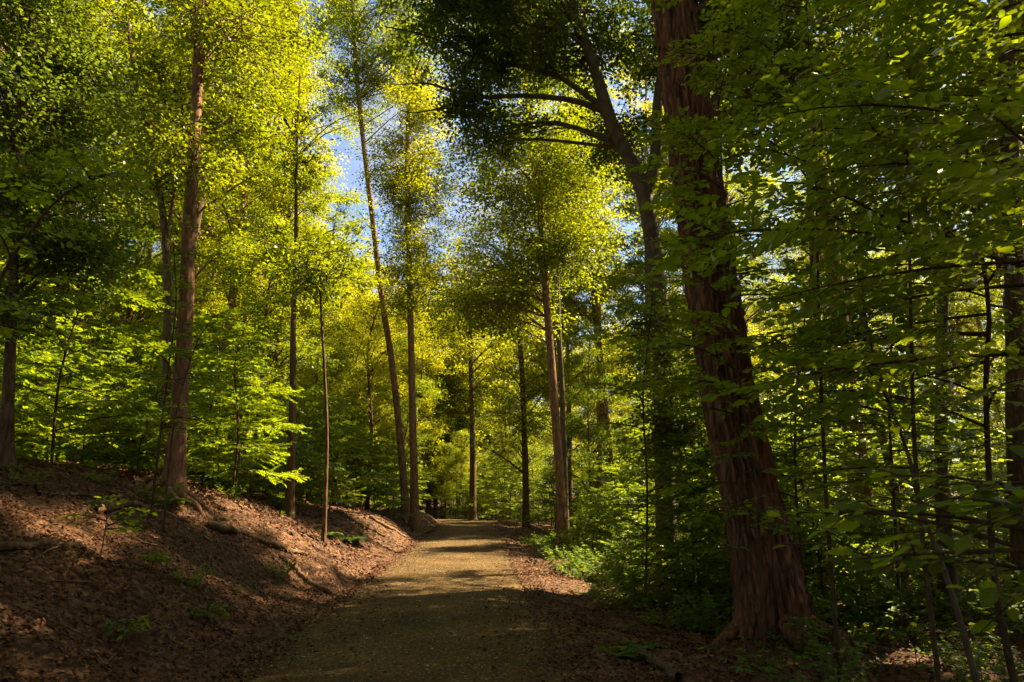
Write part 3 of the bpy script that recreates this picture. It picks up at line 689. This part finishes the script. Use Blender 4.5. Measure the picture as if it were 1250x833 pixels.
for q, (x, y) in enumerate(spread_out(40, (9, 30), (15, 44), 2.2, lambda x, y: x < .85*y+2)):
    plant(MID, q, x, y, random.uniform(0, 6.3), random.uniform(.4, .55), 'bushy low tree in the thicket ' + where(x, y), GM + ' on the flat side')
for q, (x, y, sc_) in enumerate([(8.5, 26, .85), (5.5, 30, .8), (4.8, 34, .9)]):
    plant(MID, q, x, y, q*2.1, sc_, 'slim understorey tree in the sunlit thicket ' + where(x, y), GM + ' on the flat side')
for q, (x, y, sc_) in enumerate([(16.5, 28, .85), (7.2, 34, .9), (10.5, 38, .95), (5.2, 40, .85), (13.5, 36, .9), (17, 43, 1.), (9.6, 16, .92), (9, 33.5, 1.), (12, 41, 1.1), (15.5, 38, 1.), (6.3, 44, 1.1), (8.8, 47, 1.15)]):
    plant(TALL, 1 if q > 5 and x < 11 and y < 20 else q, x, y, q*2.1+1, sc_, 'straight-stemmed tall tree in the thicket ' + where(x, y), GR)
# trees beside and behind the photographer that keep the near ground in shade; those behind added to block skylight
for q, (x, y, s) in enumerate([(12.5, 6, .95), (9, -1, 1.0), (17, 2, 1.0), (20, 8, 1.0), (10, 10.8, .9), (19, 13, 1.), (-9, 0, .9), (9.5, 4.5, .85), (12.5, 12.8, .9), (16, 7.5, 1.05), (5.5, -6, 1.), (-5, -7, 1.), (1.5, -11, 1.05), (-11, -8, 1.), (10, -9, 1.), (-15, 3, 1.), (-13, 8, .9), (-6, -16, 1.), (6, -17, 1.), (15, -14, 1.), (22, -5, 1.), (-18, -5, 1.), (-21, 6, 1.), (-4.5, 1.0, .8), (25, 3, 1.), (0, -20, 1.), (24, 13, 1.)]):
    plant(TALL, q+1, x, y, q*1.3, s, 'tall shade tree around the near end of the path, mostly out of view', 'tall shade trees around the near path')

for q, (x, y) in enumerate(spread_out(46, (-26, 26), (-24, 7), 2.6, lambda x, y: math.hypot(x, y) > 5.5 and (x > .95*y+4.5 or x < -1.05*y-5 or y < -4))):  # unseen ring of trees added to block low sky light
    plant(MID, q, x, y, random.uniform(0, 6.3), random.uniform(.7, 1.), 'small leafy tree added out of view to block sky light', 'small trees added out of view')
for q, (x, y) in enumerate([(-1.5, -9), (1.6, -8.5), (3.6, -5.5), (-3.8, -5), (0, -12), (-6, -2), (6.5, -2.5)]):  # unseen trees added behind the camera to darken the near leaves
    plant(MID, q, x, y, q*1.4, .85, 'small leafy tree added out of view to block sky light', 'small trees added out of view')

# ================================================================== UNDERSTOREY
def sapling_proto(h, nb, blen, leaf, leafmat, name='sapling', r=.022):
    base = Vector((0, 0, 0))
    st = smooth_path([(0, 0, -.1), (RNG.normal(0, .05), RNG.normal(0, .05), h*.35), (RNG.normal(0, .15), RNG.normal(0, .15), h*.7), (RNG.normal(0, .25), RNG.normal(0, .25), h)], 12)
    R = np.linspace(r, .005, 12)
    root = thing(name, base, '-', 'sapling', '-')
    tb = Tubes(); tb.add(st, R, 6); link('stem', tb.mesh('stem', M['twig'], base), root)
    lv, tw = Leaves(), []
    sapling_geo(st, R, lv, tw, nb, blen, .12, 16, leaf, ntw=11)
    tag(link('branch', tubes_mesh('branch', tw, M['twig'], base, 3), root), kind='stuff')
    P, D, NN, Ls = lv.arrays()
    tag(link('foliage', leaf_mesh('foliage', P, D, NN, Ls, leafmat, True, base), root), kind='stuff')
    return [root, False]
SAP = [sapling_proto(4.2, 26, 1.8, .105, M['beech'], r=.03), sapling_proto(3.0, 20, 1.6, .10, M['beech']), sapling_proto(5.4, 30, 2.0, .11, M['beech'], r=.038), sapling_proto(2.0, 15, 1.2, .095, M['low'], r=.016)]
def ok_left(x, y): return x > -0.9*y-1 and (y > 12.5 or x < -6.5) and not (195 < pxof(x, y) < 240 and y < 13.5)
placed.clear()
for q, (x, y) in enumerate(spread_out(125, (-26, -3.2), (9.5, 36), 0.85, lambda x, y: ok_left(x, y) and (x < -4.2 or y > 30) and (not 440 < pxof(x, y) < 520 or y > 30))):
    plant(SAP, q, x, y, random.uniform(0, 6.3), random.uniform(.7, 1.1), ['head-high', 'chest-high', 'tall', 'knee-high'][q % 4] + ' beech sapling on the bank top ' + where(x, y), 'saplings behind the crest of the bank')
for q, (x, y) in enumerate(spread_out(125, (3.7, 20), (10.8, 36), 0.85, lambda x, y: x < 0.9*y+1 and (y > 11.5) and not (915 < pxof(x, y) < 960 and y < 9))):
    plant(SAP, q, x, y, random.uniform(0, 6.3), random.uniform(.6, 1.05) if x > 6 else random.uniform(.4, .6), ['head-high', 'chest-high', 'tall', 'knee-high'][q % 4] + ' beech sapling in the thicket ' + where(x, y), 'saplings in the thicket on the flat side')
for q, (x, y) in enumerate(spread_out(36, (-10, 12), (38, 64), 1.3)):
    plant(SAP, q, x, y, random.uniform(0, 6.3), random.uniform(.8, 1.2), ['head-high', 'chest-high', 'tall', 'knee-high'][q % 4] + ' leafy sapling crowding the far path ' + where(x, y), 'saplings at the far end of the path')

for q, (x, y, sc_) in enumerate([(4.2, 11.7, .9), (4.5, 12.4, 1.0), (5.0, 11.9, .9), (4.2, 13.8, .5), (4.5, 15.2, .55), (5.6, 12.6, .9), (4.2, 16.6, .5), (4.8, 18, .6), (4.0, 19.5, .5), (4.4, 21.5, .6), (6.2, 11.4, .8), (7.3, 11.2, .9)]):
    plant(SAP, q+(q % 3 == 0), x, y, q*1.7, sc_, 'dense beech sapling at the front of the thicket ' + where(x, y), 'saplings along the front of the thicket')
# low plants of the verge
def weed_proto(h, nst, leaf, six=True):
    base = Vector((0, 0, 0)); root = thing('low_plant', base, '-', 'plant', '-'); lv = Leaves(); tw = []
    for s in range(nst):
        a = RNG.uniform(0, 6.28); d = RNG.uniform(.05, .3)
        hh = h*RNG.uniform(.6, 1.1); ex = d*math.cos(a)*2; ey = d*math.sin(a)*2
        st = smooth_path([(d*math.cos(a)*.4, d*math.sin(a)*.4, -.03), (ex*.6, ey*.6, hh*.6), (ex, ey, hh)], 6); tw.append((st, np.linspace(.004, .0015, 6)))
        n = 16; f = RNG.uniform(.2, 1, n)*5; ii = np.minimum(f.astype(int), 4); P = st[ii]*(1-(f-ii))[:, None]+st[ii+1]*(f-ii)[:, None]
        aa = RNG.uniform(0, 6.28, n); D = np.column_stack([np.cos(aa), np.sin(aa), RNG.normal(.0, .25, n)])
        lv.add(P, D, tilt_up(n, .35), leaf*RNG.uniform(.6, 1.3, n))
    link('stem', tubes_mesh('stem', tw, M['low'], base, 3), root)['kind'] = 'stuff'
    P, D, NN, Ls = lv.arrays(); tag(link('foliage', leaf_mesh('foliage', P, D, NN, Ls, M['low'], six, base), root), kind='stuff')
    return [root, False]
WEED = [weed_proto(.35, 14, .07), weed_proto(.55, 18, .08), weed_proto(.22, 10, .06)]
placed.clear()
def edge_ok(x, y): return x > 1.75 + 0.25*math.sin(y*0.9) and (x > 2.3 or random.random() < .5)
for q, (x, y) in enumerate(spread_out(150, (2.0, 6.5), (9.8, 30), 0.33, lambda x, y: x < 2.4+0.2*y and not (y < 12 and x < 2.8))):
    plant(WEED, q, x, y, random.uniform(0, 6.3), random.uniform(.7, 1.25), ['low', 'tallish', 'tiny'][q % 3] + ' weed clump on the path verge ' + where(x, y), 'weeds on the verge')
for q, (x, y) in enumerate(spread_out(60, (3.5, 14), (6.5, 16), 0.6, lambda x, y: x < 0.85*y+.5 and x > .33*y+1)):
    plant(WEED, q+1, x, y, random.uniform(0, 6.3), random.uniform(.8, 1.4), 'dark low plant on the shaded floor around the massive furrowed trunk', 'low plants round the massive trunk')
for q, (x, y) in enumerate(spread_out(30, (-9, -2.2), (4, 24), 0.8, lambda x, y: x > -.75*y-.5)):
    plant(WEED, q+2, x, y, random.uniform(0, 6.3), random.uniform(.4, .8), 'small green seedling poking out of the dry leaves on the bank', 'seedlings on the bank')

# small trees standing straight ahead where the path bends away
for q, (x, y) in enumerate(spread_out(34, (-22, 16), (57, 74), 1.7, lambda x, y: True)):
    plant(MID, q, x, y, q*1.9, random.uniform(.42, .6), 'bushy small tree closing the end of the path ' + where(x, y), 'small trees at the bend of the path')
for q, (x, y) in enumerate([(-2.6, 63), (-4.0, 68), (-1.4, 61.5), (-5.2, 72), (-3, 76)]):
    plant(MID, q, x, y, q*1.9, .5, 'bushy small tree standing where the path turns away', 'small trees at the bend of the path')
for q, (x, y) in enumerate([(-.6, 68), (-3, 71), (1.5, 74), (3.5, 78), (-2.5, 78), (0.2, 82), (6, 76)]):
    plant(MID, q, x, y, q*1.1, 1.15, 'small sunlit tree straight ahead where the path bends out of sight', 'small trees at the bend of the path')

# --- near saplings: their largest leaves are objects of their own
def near_leaf(seed):
    r = np.random.default_rng(seed); st = np.array([0, .12, .28, .46, .64, .80, .92, 1.0]); w = np.array([.0, .17, .27, .30, .255, .165, .07, 0.])
    V = []; bend = r.uniform(-.10, .02); cup = r.uniform(.10, .32); wav = r.uniform(.01, .03)
    for k, (t, ww) in enumerate(zip(st, w)):
        z = bend*t*t; y0 = .03*math.sin(t*3+seed)
        V += [(t, y0+ww*r.uniform(.92, 1.08), z+cup*ww*.6+wav*math.sin(t*19+seed)), (t, y0, z), (t, y0-ww*r.uniform(.92, 1.08), z+cup*ww*.6+wav*math.sin(t*21+2*seed))]
    F = []
    for k in range(7):
        a = 3*k; F += [(a, a+1, a+4, a+3), (a+1, a+2, a+5, a+4)]
    return mesh_from('leaf', np.array(V), [np.array(F)], M['near'], True)
LEAF_UNIT = [near_leaf(k) for k in range(5)]
def near_sapling(label, base, stem_pts, r0, nb, blen, leaf, azs, z0=.2, bark='twig', nleaf=300, ntw=9, per=11, droop=.12):
    st = smooth_path([Vector((base.x, base.y, base.z-.12))] + stem_pts, 22); R = np.linspace(r0, .006, 22)
    root = thing('sapling', base, label, 'sapling')
    tb = Tubes(); tb.add(st, R, 8, wob=.06, seed=int(RNG.integers(99))); link('stem', tb.mesh('stem', M[bark], base), root)
    lv, tw = Leaves(), []
    sapling_geo(st, R, lv, tw, nb, blen, z0, per, leaf, droop, azs, ntw)
    tag(link('branch', tubes_mesh('branch', tw, M['twig'], base, 5), root), kind='stuff')
    P, D, NN, Ls = lv.arrays()
    px, py, dep = project(P)
    size = np.where((dep > .3) & (px > -30) & (px < 1280) & (py > -30) & (py < 860), Ls*FPX/np.maximum(dep, .3), 0)
    order = np.argsort(-size)[:nleaf]; order = order[size[order] > 8]
    mask = np.ones(len(P), bool); mask[order] = False
    if mask.any(): tag(link('foliage', leaf_mesh('foliage', P[mask], D[mask], NN[mask], Ls[mask], M['beech'], True, base), root), kind='stuff')
    d, b, nn = leaf_frames(D, NN)
    for q in order:
        o = link('leaf', LEAF_UNIT[q % 5], root)
        Rm = Matrix(((d[q][0], b[q][0], nn[q][0]), (d[q][1], b[q][1], nn[q][1]), (d[q][2], b[q][2], nn[q][2]))).to_4x4()
        o.matrix_local = Matrix.Translation(Vector(P[q]) - base) @ Rm @ Matrix.Scale(float(Ls[q]), 4)
    return root
def gpt(px, Y):
    p = at(px, 700, Y); return Vector((p.x, Y, float(height(p.x, Y))))
def stem(Y, *pp): return [at(q[0], q[1], Y) for q in pp]
LFT = -math.pi/2
near_sapling('tall dark sapling with a straight stem and long leafy branches beside the pale leaning sapling', gpt(1222, 6.8), stem(6.8, (1215, 720), (1208, 600), (1203, 470), (1207, 380), (1195, 290), (1180, 200), (1186, 110), (1190, -60), (1195, -200)), .036, 40, 2.4, .105, [LFT, LFT-.6, LFT+.6, 1.2, LFT+1.2, 2.6], .28)
near_sapling('pale crooked sapling leaning away from the tall dark sapling', gpt(1182, 6.5), stem(6.5, (1168, 745), (1150, 690), (1128, 630), (1110, 560), (1085, 490), (1065, 430), (1050, 350), (1030, 250)), .030, 22, 1.6, .10, [LFT, LFT+.8, LFT-.8, 1.0], .45, 'smooth')
near_sapling('leafy sapling whose long branches hang dark over the thicket beside the furrowed trunk', gpt(1345, 4.5), stem(4.5, (1340, 500), (1330, 250), (1315, 0), (1305, -200)), .04, 24, 3.0, .11, [LFT, LFT-.35, LFT+.35, LFT+.7], .3, ntw=14)
near_sapling('slender sapling with a thin vertical stem close behind the furrowed trunk', gpt(984, 10.2), stem(10.2, (976, 650), (970, 560), (975, 450), (990, 330), (1000, 200), (1005, 80)), .022, 26, 1.7, .10, None, .22)
near_sapling('slim sapling crossing in front of the massive furrowed trunk', gpt(926, 7.6), stem(7.6, (927, 690), (925, 600), (905, 480), (885, 330), (880, 180), (870, 40), (868, -60)), .018, 44, 1.45, .105, [LFT, LFT+1, LFT-.8, 1.4, 2.5, .4], .42, ntw=8, per=11)
near_sapling('leafy sapling filling the gap between the furrowed trunk and the crooked dark trunk', gpt(1090, 9.8), stem(9.8, (1092, 620), (1085, 480), (1095, 330), (1100, 180), (1105, 30)), .025, 34, 2.0, .10, None, .2)
near_sapling('tall thin sapling spreading its top in front of the furrowed trunk and the thicket', gpt(1012, 7.4), stem(7.4, (1008, 600), (1000, 400), (995, 200), (985, 20), (980, -160)), .026, 26, 2.3, .10, [LFT, LFT+.7, 1.2, LFT-.5, 2.2], .5)
near_sapling('thin sapling with drooping dark leaves beside the pale crooked sapling', gpt(1128, 5.8), stem(5.8, (1120, 600), (1112, 400), (1108, 200), (1100, 20), (1095, -160)), .022, 20, 2.0, .105, [LFT, LFT+.8, 1.5, LFT-.6], .5)
near_sapling('small bushy sapling veiling the foot of the massive furrowed trunk', gpt(905, 8.0), stem(8.0, (902, 690), (905, 600), (898, 520), (900, 450)), .014, 15, 1.1, .095, None, .25, ntw=7, per=9)
near_sapling('bushy sapling under the smooth grey forked trunk with bright upper sprays', gpt(785, 11.4), stem(11.4, (790, 600), (785, 480), (795, 380), (800, 300)), .022, 26, 1.35, .10, None, .15)
near_sapling('low sapling reaching a few big soft-edged leaves across from beside the camera', gpt(1420, 2.1), stem(2.1, (1400, 900), (1380, 700), (1370, 560)), .012, 9, 1.35, .078, [LFT, LFT+.2, LFT-.15], .55, nleaf=120, ntw=6, per=6, droop=.05)
near_sapling('thin dark sapling rising from the bank in front of the straight brown trunk', ground(185, 632), stem(ground(185, 632).y, (190, 580), (197, 520), (207, 440), (215, 370), (212, 300)), .024, 12, .9, .075, None, .35)
b9 = ground(200, 652)
near_sapling('forked thin sapling beside the thin dark sapling on the bank', b9, stem(b9.y, (206, 570), (214, 510), (228, 455), (242, 415), (262, 385)), .016, 10, .8, .075, None, .35)
b9 = ground(305, 605)
near_sapling('bare whip of a sapling bowed over towards the slim leaning trunk', b9, stem(b9.y, (316, 560), (345, 480), (380, 400), (418, 335)), .028, 8, .9, .075, None, .5)
b9 = ground(-40, 640)
near_sapling('young tree bending in over the shaded crest at the dark-crowned tree', b9, stem(b9.y, (-30, 480), (-5, 360), (25, 300), (75, 240), (125, 213)), .03, 14, 1.2, .09, None, .3)

# ================================================================== ON THE FLOOR
def fallen_branch(label, pix, r0, r1, bark='dead', group=None, twigs_n=0, lift=0.6, name='fallen_branch'):
    pts = []
    for p in pix:
        g = ground(*p) if not isinstance(p, Vector) else p
        pts.append((g.x, g.y, float(height(g.x, g.y)) + r0*lift))
    n = 6*len(pts); q = smooth_path(pts, n); q[:, 2] = np.maximum(q[:, 2], height(q[:, 0], q[:, 1]) + r1*.5)
    q += RNG.normal(0, r0*.22, q.shape)
    base = Vector(q[n//2])
    root = thing(name, base, label, 'branch', group)
    tb = Tubes(); tb.add(q, np.linspace(r0, r1, n)*RNG.uniform(.88, 1.12, n), 8, wob=.12, seed=int(RNG.integers(99))); link('stem', tb.mesh('stem', M[bark], base), root)
    for k in range(twigs_n):
        a = q[int(n*(.3+.6*k/max(1, twigs_n)))]; dr = unit(np.array([RNG.normal(), RNG.normal(), .35])); L_ = RNG.uniform(.25, .6)
        t2 = Tubes(); t2.add(np.array([a, a+dr*L_*.5, a+dr*L_-np.array([0, 0, .08])]), np.array([r1*.8, r1*.5, .003]), 5); link('twig', t2.mesh('twig', M[bark], base), root)
fallen_branch('bleached crooked log lying across the bank behind the two thin saplings', [(114, 626), (152, 619), (180, 623), (232, 640)], .055, .03, twigs_n=2)
fallen_branch('thin dark branch lying level near the crest above the bleached log', [(45, 607), (100, 607), (165, 613)], .035, .015, 'darkbark', twigs_n=2)
fallen_branch('rotten dark log sloping down the bank towards the path', [(255, 645), (288, 654), (345, 672)], .07, .045, 'darkbark')
fallen_branch('short end of the rotten dark log, coloured pale as if sunlit', [(348, 674), (374, 679)], .045, .035)  # sunlit end of the same log, its light painted as paler wood
fallen_branch('sunlit pale limb curving down to the edge of the path', [(342, 681), (358, 695), (376, 712), (402, 726)], .055, .04, twigs_n=2)
fallen_branch('long pale limb lying down the slope below the slim leaning trunk', [(408, 625), (436, 640), (470, 657)], .07, .04)
fallen_branch('pale limb resting against the roots of the slim leaning trunk', [(452, 633), (470, 644), (494, 656)], .07, .045)
fallen_branch('straight dark pole half buried in the leaves on the open bank', [(-20, 671), (72, 669), (104, 673)], .04, .03, 'darkbark')
fallen_branch('thin forked stick pointing at the gravel path', [(250, 795), (272, 784), (296, 775)], .012, .006, twigs_n=2)
fallen_branch('thin stick standing out of the leaves on the near slope', [(128, 814), (142, 800), (154, 786)], .011, .006)
fallen_branch('thin stick lying along the crest by the dark-crowned tree', [(-10, 592), (20, 594), (44, 596)], .03, .02, 'darkbark')
fallen_branch('dark log end lying at the edge of the flat verge', [(782, 800), (800, 814), (830, 834)], .05, .04, 'darkbark')
fallen_branch('curved stick lying in front of the furrowed trunk', [(860, 770), (890, 780), (925, 778)], .018, .009)
for q in range(46):
    left = q % 3 != 0
    y = random.uniform(4, 17); x = -1.9-random.uniform(0, 1)*.5*y if left else 1.9+random.uniform(0, 1)*.35*y
    a = random.uniform(0, 6.3); L_ = random.uniform(.25, .8)
    pp = [Vector((x+math.cos(a+.2*t)*L_*t, y+math.sin(a+.2*t)*L_*t, 0)) for t in (-.5, 0, .5)]
    fallen_branch('thin broken stick among the dry leaves of the bank' if left else 'thin broken stick among the dry leaves of the flat verge', pp, random.uniform(.006, .014), .004, random.choice(['dead', 'darkbark', 'dead']), 'sticks on the bank' if left else 'sticks on the flat verge', lift=1.5, name='stick')

# ferns
def fern_proto():
    base = Vector((0, 0, 0)); root = thing('fern', base, '-', 'fern', '-')
    for k in range(9):
        az = k*.7+RNG.normal(0, .15); L_ = RNG.uniform(.42, .62); h = np.array([math.cos(az), math.sin(az), 0]); sd = np.array([-h[1], h[0], 0])
        t = np.linspace(0, 1, 22)[:, None]; pts = h*L_*t + np.array([0, 0, 1])*L_*(.85*t-.75*t*t)
        lv = Leaves(); w = .16*np.sin(np.pi*np.clip(t[:, 0]*.9+.1, 0, 1))**.8+.01
        for sg in (-1, 1):
            n = 20; lv.add(pts[2:], unit(sd*sg+h*.35+RNG.normal(0, .06, (n, 3))), unit(np.array([0, 0, 1.])+RNG.normal(0, .12, (n, 3))+h*.3), w[2:])
        P, D, NN, Ls = lv.arrays()
        fr = link('frond', leaf_mesh('frond', P, D, NN, Ls, M['low'], False, base), root); fr['kind'] = 'stuff'
    return [root, False]
FERN = [fern_proto()]
for (px, py, sc_, lb) in [(430, 662, 1.0, 'bright fern on the slope below the slim leaning trunk'), (398, 655, .8, 'fern on the bank above the sunlit pale limb'), (752, 800, .6, 'dark fern at the edge of the path in front of the massive trunk'),
                          (785, 790, .5, 'smaller dark fern beside the dark fern at the path edge'), (700, 690, .8, 'fern at the edge of the sunlit verge weeds'), (205, 615, .7, 'fern at the foot of the straight brown trunk')]:
    g = ground(px, py); plant(FERN, 0, g.x, g.y, random.uniform(0, 6), sc_, lb, 'ferns')
# seedlings with large leaves
def seedling(label, px, py, h, nb, blen, leaf, azs=None):
    g = ground(px, py)
    near_sapling(label, g, [g+Vector((.02, .01, h*.5)), g+Vector((.0, .05, h))], .006, nb, blen, leaf, azs, .5, nleaf=80, ntw=4, per=7, droop=.05)
seedling('seedling with big bright leaves at the foot of the pale crooked sapling', 1118, 815, .42, 5, .42, .085)
seedling('seedling with bright leaves beside the tall dark sapling', 1190, 828, .55, 5, .40, .085)
seedling('broad-leaved seedling in shade in front of the buttress roots', 985, 800, .40, 5, .4, .085)
seedling('young sapling spreading flat green leaves over the open bank', 120, 690, .62, 6, .62, .085)
seedling('small broad-leaved seedling alone on the open bank', 182, 700, .18, 4, .2, .07)
seedling('small seedling at the foot of the near slope', 150, 790, .2, 4, .22, .07)
seedling('tiny seedling near the thin stick on the slope', 250, 760, .16, 4, .2, .07)
for q, (x, y) in enumerate([(-1.2, 57.5), (-.2, 59), (.8, 57), (-.6, 61), (1.8, 59.5), (-1.5, 63), (.4, 63.5), (-2.6, 66), (-8.5, 64), (-7.4, 61), (-6.8, 58), (-5.2, 55), (-4.4, 53), (-9.5, 67), (2.8, 56), (3.2, 60)]):
    plant(SAP, q, x, y, q*1.3, .8, ['head-high', 'chest-high', 'tall', 'knee-high'][q % 4] + ' leafy sapling at the bend where the path ends', 'saplings at the far end of the path')
